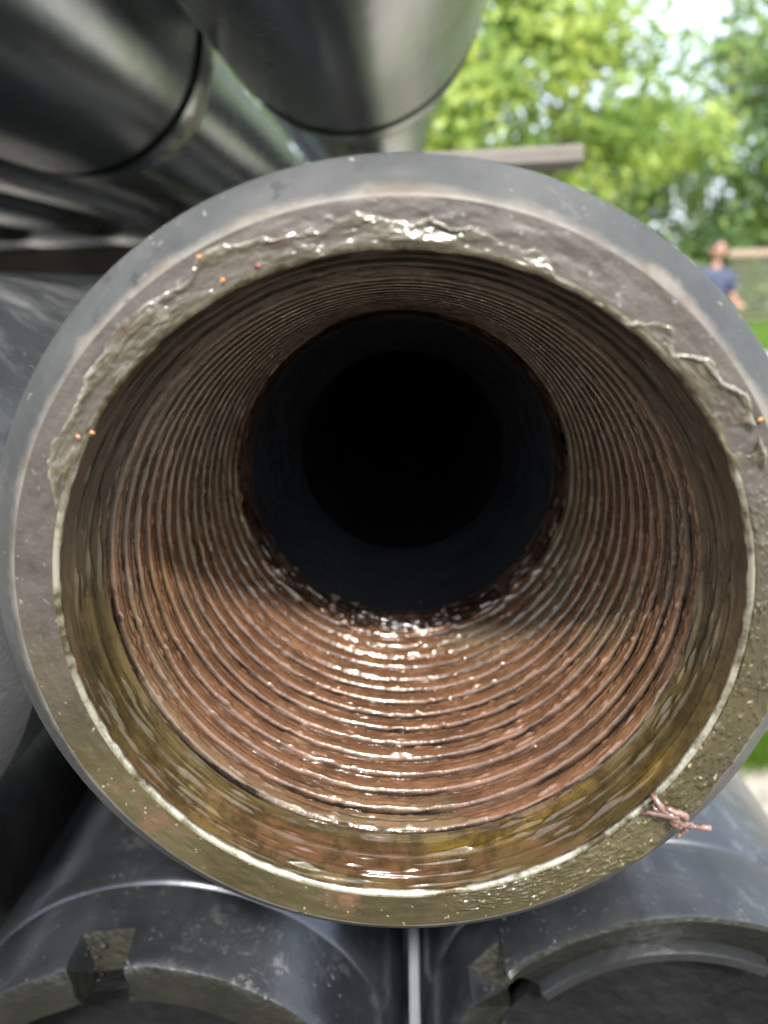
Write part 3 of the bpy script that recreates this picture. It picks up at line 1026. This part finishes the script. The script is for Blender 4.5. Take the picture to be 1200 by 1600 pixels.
# thick grease smeared on the end face
outer_px = [(96, 815), (78, 770), (76, 720), (92, 690), (108, 655), (128, 590), (160, 545), (190, 505), (250, 462), (296, 432), (306, 402), (350, 376), (430, 362),
            (500, 347), (560, 338), (592, 334), (645, 347), (672, 338), (705, 349), (735, 343), (765, 358), (800, 376), (850, 392), (872, 420), (905, 450),
            (942, 474), (975, 500), (1020, 500), (1045, 512), (1062, 545), (1112, 552), (1135, 590), (1168, 612), (1182, 650), (1192, 690), (1198, 740)]
pol = sorted(face_polar(*p) for p in outer_px)
tp_ = np.array([p[0] for p in pol]); rp_ = np.array([p[1] for p in pol])
NG, NR = 1100, 70
tg = np.linspace(tp_[0] + .001, tp_[-1] - .001, NG)
T, S = np.meshgrid(tg, np.linspace(0, 1, NR), indexing='ij')
u = (T + PI) / (2 * PI)
ro = np.interp(T, tp_, rp_) + 0.018 * (pnoise(u, S * 0, 70, 1, 51) - .5) + .010 * (pnoise(u + .3 * S * .01, S, 190, 6, 52) - .5) + .005 * (pnoise(u, S, 520, 12, 66) - .5)
ri = 0.806 + 0.004 * pnoise(u, S * 0, 120, 1, 53) - .002
Rg = 0.803 + (0.905 - 0.803) * S
w = np.clip(ro - Rg, -1, 1)
ends = np.clip(np.minimum(T - tp_[0], tp_[-1] - T) / .05, 0, 1)
lip_ = np.exp(-((w - .010) / .008) ** 2) * (.35 + 1.1 * pnoise(u, S * 0, 50, 1, 67))
h = np.where(w > 0, (0.0025 + .007 * pnoise(u, S, 46, 4, 59)) * np.clip(w / .005, 0, 1) ** .5, -.004)
h = h + np.where(w > 0, 0.0085 * lip_ * (0.2 + 1.1 * pnoise(u, S, 90, 3, 54)), 0)
h = h + np.where(w > 0, 0.010 * np.clip(pnoise(u, S, 100, 6, 55) - .5, 0, 1) + .0030 * (pnoise(u, S, 300, 16, 56) - .5) + .002 * (pnoise(u, S, 520, 34, 57) - .5), 0)
hole = (0.35 + 1.5 * pnoise(u * 1.0, S, 150, 4, 58)) * ((T - face_polar(1158, 685)[0]) / .045) ** 2 + ((Rg - face_polar(1158, 685)[1]) / .036) ** 2
h = np.where(hole < 1, -.004, h)
h = h * ends - .004 * (1 - ends)
lipdrop = np.clip((0.8165 - Rg) / .0138, 0, 1)
yb = 0.012 * (1 - np.sqrt(np.clip(1 - lipdrop ** 2, 0, 1)))           # follow the rounded lip of the counterbore
V = np.stack([Rg * np.sin(T), yb - h, Rg * np.cos(T)], -1).reshape(-1, 3) * R
F = grid_faces(NG, NR, wrap=False)
keep = (h.reshape(-1)[F].max(1) > -.0035)
o = mesh('grease_smear', V, F[keep], M['grease'], mp)
at_ = o.data.attributes.new('thick', 'FLOAT', 'POINT')
at_.data.foreach_set('value', np.clip(h / .013, 0, 1).astype(np.float32).reshape(-1))
at_ = o.data.attributes.new('rim', 'FLOAT', 'POINT')
rim = np.exp(-np.clip(w, 0, 1) / .007) * np.clip(pnoise(u, S, 140, 10, 64) * 1.6 - .15, 0, 1) + .35 * np.clip(pnoise(u, S, 260, 14, 65) - .72, 0, 1) * 3  # where the painted highlight lies on the smear's outer edge
at_.data.foreach_set('value', np.clip(rim, 0, 1).astype(np.float32).reshape(-1))

# grainy film of grease on the lower right of the face
ta, tb = face_polar(1196, 745)[0], face_polar(700, 1420)[0]
NG, NR = 700, 40
T, S = np.meshgrid(np.linspace(ta, tb, NG), np.linspace(0, 1, NR), indexing='ij')
u = (T + PI) / (2 * PI)
ro = 0.912 + 0.012 * (pnoise(u, S * 0, 60, 1, 61) - .5) - .05 * np.clip((T - 2.5) / .6, 0, 1)
Rg = 0.816 + (ro - 0.816) * S
h = 0.0035 * np.sin(np.clip(S, 0, 1) * PI) ** .3 + .010 * np.clip(pnoise(u, S, 240, 12, 62) - .55, 0, 1) + .006 * np.clip(pnoise(u, S, 520, 24, 63) - .5, 0, 1)
h = h * np.clip(np.minimum(T - ta, tb - T) / .06, 0, 1)
V = np.stack([Rg * np.sin(T), -h - .0012, Rg * np.cos(T)], -1).reshape(-1, 3) * R
mesh('grease_film', V, grid_faces(NG, NR, wrap=False), M['face'], mp)

# flakes stuck in the grease
def flake(px, py, s, mat, label, seed):
    p = on_y(px, py, -0.008 * R)
    rg = np.random.default_rng(seed)
    k = 7
    rad = s * (0.6 + .7 * rg.random(k))
    tilt = rg.normal(0, .3)
    V = [(p.x, p.y - s * .5, p.z - H0)]
    for lay, yo in ((1, 0), (.8, s * .6)):
        for i in range(k):
            a = 2 * PI * i / k
            V.append((p.x + lay * rad[i] * math.cos(a), p.y + yo + tilt * rad[i] * math.cos(a), p.z - H0 + lay * rad[i] * .8 * math.sin(a)))
    F = [(0, 1 + i, 1 + (i + 1) % k) for i in range(k)] + [(1 + i, 1 + k + i, 1 + k + (i + 1) % k, 1 + (i + 1) % k) for i in range(k)]
    o = mesh('flake', V, F, mat, mp, smooth=False)
    o['label'] = label


flake(314, 402, .0008, M['orange'], 'orange flake stuck at the outer edge of the grease', 1)
flake(348, 438, .0006, M['orange'], 'small orange flake lower in the grease', 2)
flake(122, 683, .0006, M['pink'], 'salmon flake at the left of the grease', 3)
flake(143, 676, .0005, M['orange'], 'tiny yellow flake at the left', 4)
flake(401, 416, .0007, M['red'], 'dark red flake in the grease', 5)
flake(1189, 655, .0006, M['orange'], 'yellow flake at the right', 6)

# stringy clot of thread dope hanging on the lower right of the rim
def strand(pp, rads):
    pts = []
    for (px, py, dy) in pp:
        p = on_y(px, py, dy * R)
        pts.append((p.x, p.y, p.z - H0))
    # smooth resample
    out, rr_ = [], []
    for i in range(len(pts) - 1):
        for t in (0, .33, .66):
            out.append(tuple(pts[i][q] * (1 - t) + pts[i + 1][q] * t + rng.normal(0, .00012) for q in range(3)))
            rr_.append((rads[i] * (1 - t) + rads[i + 1] * t) * (0.85 + .3 * rng.random()))
    out.append(pts[-1]); rr_.append(rads[-1] * .6)
    return tube(out, rr_, 7)


k = .00055
sp = [strand([(1019, 1240, -.012), (1030, 1256, -.03), (1043, 1268, -.035), (1058, 1281, -.03), (1068, 1288, -.025), (1085, 1291, -.02), (1100, 1292, -.03), (1110, 1294, -.03)], [k, k * 1.3, k * 1.8, k * 2.3, k * 1.8, k * 1.1, k * 1.2, k * 1.6]),
      strand([(1002, 1273, -.01), (1015, 1269, -.025), (1030, 1271, -.03), (1048, 1273, -.04), (1062, 1276, -.04)], [k * .6, k * .9, k * 1.3, k * 1.6, k * 1.2]),
      strand([(1040, 1262, -.04), (1056, 1269, -.045), (1070, 1273, -.045), (1074, 1282, -.04)], [k * .9, k * 1.3, k * 1.5, k * 1.0]),
      strand([(1071, 1286, -.03), (1072, 1296, -.02), (1065, 1303, -.012), (1056, 1309, -.01)], [k * 1.1, k * .9, k, k * .5]),
      strand([(1050, 1278, -.03), (1056, 1288, -.03), (1066, 1292, -.03)], [k * 1.3, k * 1.7, k * 1.2]),
      strand([(1022, 1254, -.015), (1024, 1264, -.03), (1034, 1270, -.03)], [k * .6, k * .8, k])]
V, F = join(sp)
o = mesh('grease_strand', V, F, M['dope'], mp)
o['label'] = 'stringy pinkish clot of thread dope on the lower right of the rim'

# ------------------------------------------------------------------ the man in the background
def person(loc, rz):
    root = empty('person', loc, 'man in a navy shirt and light blue jeans standing beyond the pipes', 'person')
    root.rotation_euler = (0, 0, rz)
    skin = m_plain('skin', (0.33, 0.19, 0.13), 0.5, 0.15, 12)
    shirt = m_plain('navy shirt', (0.04, 0.052, 0.095), 0.8, 0.3, 14, 0.3)
    jean = m_plain('light blue jeans', (0.20, 0.34, 0.52), 0.8, 0.3, 14, 0.3)
    hairm = m_plain('dark hair', (0.02, 0.016, 0.014), 0.6, 0.3, 60, 0.5)
    shoe = m_plain('dark shoes', (0.03, 0.028, 0.026), 0.5)
    white = m_plain('white print', (0.7, 0.55, 0.6), 0.7)
    def skinned(name, pts, edges, rads, mat, sub=2):
        me = bpy.data.meshes.new(name)
        me.from_pydata(pts, edges, [])
        o = bpy.data.objects.new(name, me)
        COL.objects.link(o); o.parent = root
        md = o.modifiers.new('s', 'SKIN')
        for i, r in enumerate(rads):
            me.skin_vertices[0].data[i].radius = (r if isinstance(r, tuple) else (r, r))
        me.skin_vertices[0].data[0].use_root = True
        o.modifiers.new('sub', 'SUBSURF').levels = sub
        o.modifiers['sub'].render_levels = sub
        me.materials.append(mat)
        return o
    # one continuous body, dressed by shells a little larger; faces -Y
    P = [(0, 0, .90), (0, 0, 1.05), (0, -.01, 1.22), (0, 0, 1.34), (0, 0, 1.41), (0, -.015, 1.50),           # 0-5
         (.17, 0, 1.33), (.24, .02, 1.08), (.20, -.20, .98), (.17, -.27, .99),                                 # 6-9 arm
         (-.17, 0, 1.33), (-.24, .03, 1.08), (-.22, -.08, .86), (-.215, -.11, .79),                            # 10-13
         (.09, 0, .84), (.105, -.02, .47), (.11, .02, .09), (-.09, 0, .84), (-.115, 0, .47), (-.13, .03, .09)]  # 14-19
    E = [(0, 1), (1, 2), (2, 3), (3, 4), (4, 5), (3, 6), (6, 7), (7, 8), (8, 9), (3, 10), (10, 11), (11, 12), (12, 13), (0, 14), (14, 15), (15, 16), (0, 17), (17, 18), (18, 19)]
    Rr = [(.14, .10), (.13, .095), (.15, .11), (.13, .09), .055, .055, .06, .042, .034, .028, .06, .042, .034, .028, .085, .058, .04, .085, .058, .04]
    skinned('body', P, E, Rr, skin)
    sh = [0, 1, 2, 3, 4, 6, 7, 10, 11]
    idx = {v: i for i, v in enumerate(sh)}
    SP = [P[v] for v in sh]
    SP[idx[7]] = (.225, .015, 1.13); SP[idx[11]] = (-.225, .02, 1.13)
    SP[0] = (0, 0, .93)
    skinned('shirt', SP, [(idx[a], idx[b]) for a, b in E if a in idx and b in idx], [(.165, .125), (.15, .115), (.175, .13), (.17, .12), .062, .105, .068, .105, .068], shirt)
    jn = [0, 14, 15, 16, 17, 18, 19]
    idx = {v: i for i, v in enumerate(jn)}
    skinned('jeans', [P[v] for v in jn], [(idx[a], idx[b]) for a, b in E if a in idx and b in idx], [(.155, .115), .1, .072, .062, .1, .072, .062], jean)
    # head
    V, F = [], []
    nu, nv = 20, 16
    for i in range(nu):
        for j in range(nv):
            a = 2 * PI * i / nu; b = PI * j / (nv - 1) - PI / 2
            x = .075 * math.cos(b) * math.sin(a); y = .095 * math.cos(b) * math.cos(a); z = .115 * math.sin(b)
            if z < 0: x *= 1 + z * 2.2; y *= 1 + z * 1.4
            if y < -.05 and abs(x) < .022 and -.035 < z < .02: y -= .02        # nose
            if y < -.05 and .012 < abs(x) < .05 and .005 < z < .04: y += .01      # eye sockets
            if y < -.05 and abs(x) < .03 and -.07 < z < -.05: y += .006           # mouth
            V.append((x, y - .03, 1.60 + z))
    hd = mesh('head', V, grid_faces(nu, nv), skin, root)
    for s in (-1, 1):
        v, f = tube([(s * .074, -.02, 1.575), (s * .086, -.012, 1.60), (s * .078, -.02, 1.63)], [.008, .016, .010], 8)
        mesh('ear', v, f, skin, root)
        v, f = tube([(s * .03, -.112, 1.615), (s * .03, -.120, 1.615)], [.011, .006], 8)
        mesh('eye', v, f, hairm, root)
    V = []
    for i in range(24):
        for j in range(9):
            a = 2 * PI * i / 24
            front = max(0, -math.cos(a))
            b0_ = -0.25 + 0.95 * front
            b = b0_ + (PI / 2 - b0_) * j / 8
            V.append((.083 * math.cos(b) * math.sin(a), .102 * math.cos(b) * math.cos(a) - .027, 1.605 + .122 * math.sin(b)))
    mesh('hair', V, grid_faces(24, 9), hairm, root)
    # hands
    for (w, dr, nm) in (((.17, -.27, .99), Vector((-.35, -.9, .05)), 1), ((-.215, -.11, .79), Vector((.02, -.15, -1)), -1)):
        w = Vector(w); dr.normalize()
        side = dr.cross(Vector((0, 0, 1)) if abs(dr.z) < .8 else Vector((1, 0, 0))).normalized()
        up = side.cross(dr)
        prt = [tube([w - dr * .01, w + dr * .03, w + dr * .085], [.026, .034, .036], 10)]
        for q in range(4):
            b = w + dr * .08 + side * (.026 - .0175 * q)
            L = [.062, .074, .070, .054][q]
            prt.append(tube([b, b + dr * L * .5 - up * .004, b + dr * L * .8 - up * .018, b + dr * L * .92 - up * .032], [.0092, .0086, .0078, .006], 6))
        b = w + dr * .02 + side * .03
        prt.append(tube([b, b + side * .025 + dr * .025, b + side * .03 + dr * .055 - up * .01], [.012, .0105, .008], 6))
        v, f = join(prt)
        mesh('hand', v, f, skin, root)
    for x, y in ((.11, .02), (-.13, .03)):
        v, f = tube([(x, y + .07, .045), (x, y, .05), (x, y - .1, .042), (x, y - .18, .03)], [.04, .048, .045, .028], 10)
        mesh('shoe', v, f, shoe, root)
    # round badge on the sleeve and chest
    v, f = tube([(.262, -.022, 1.20), (.268, -.026, 1.20)], [.035, .034], 16)
    mesh('sleeve_badge', v, f, white, root)
    return root


d = ray(1117, 430)
dist_y = 8.0
pp = CAM + d * ((dist_y - CAM.y) / d.y)
man = person((pp.x, dist_y, 0), math.radians(8))
man.scale = (0.87, 0.87, 0.87)
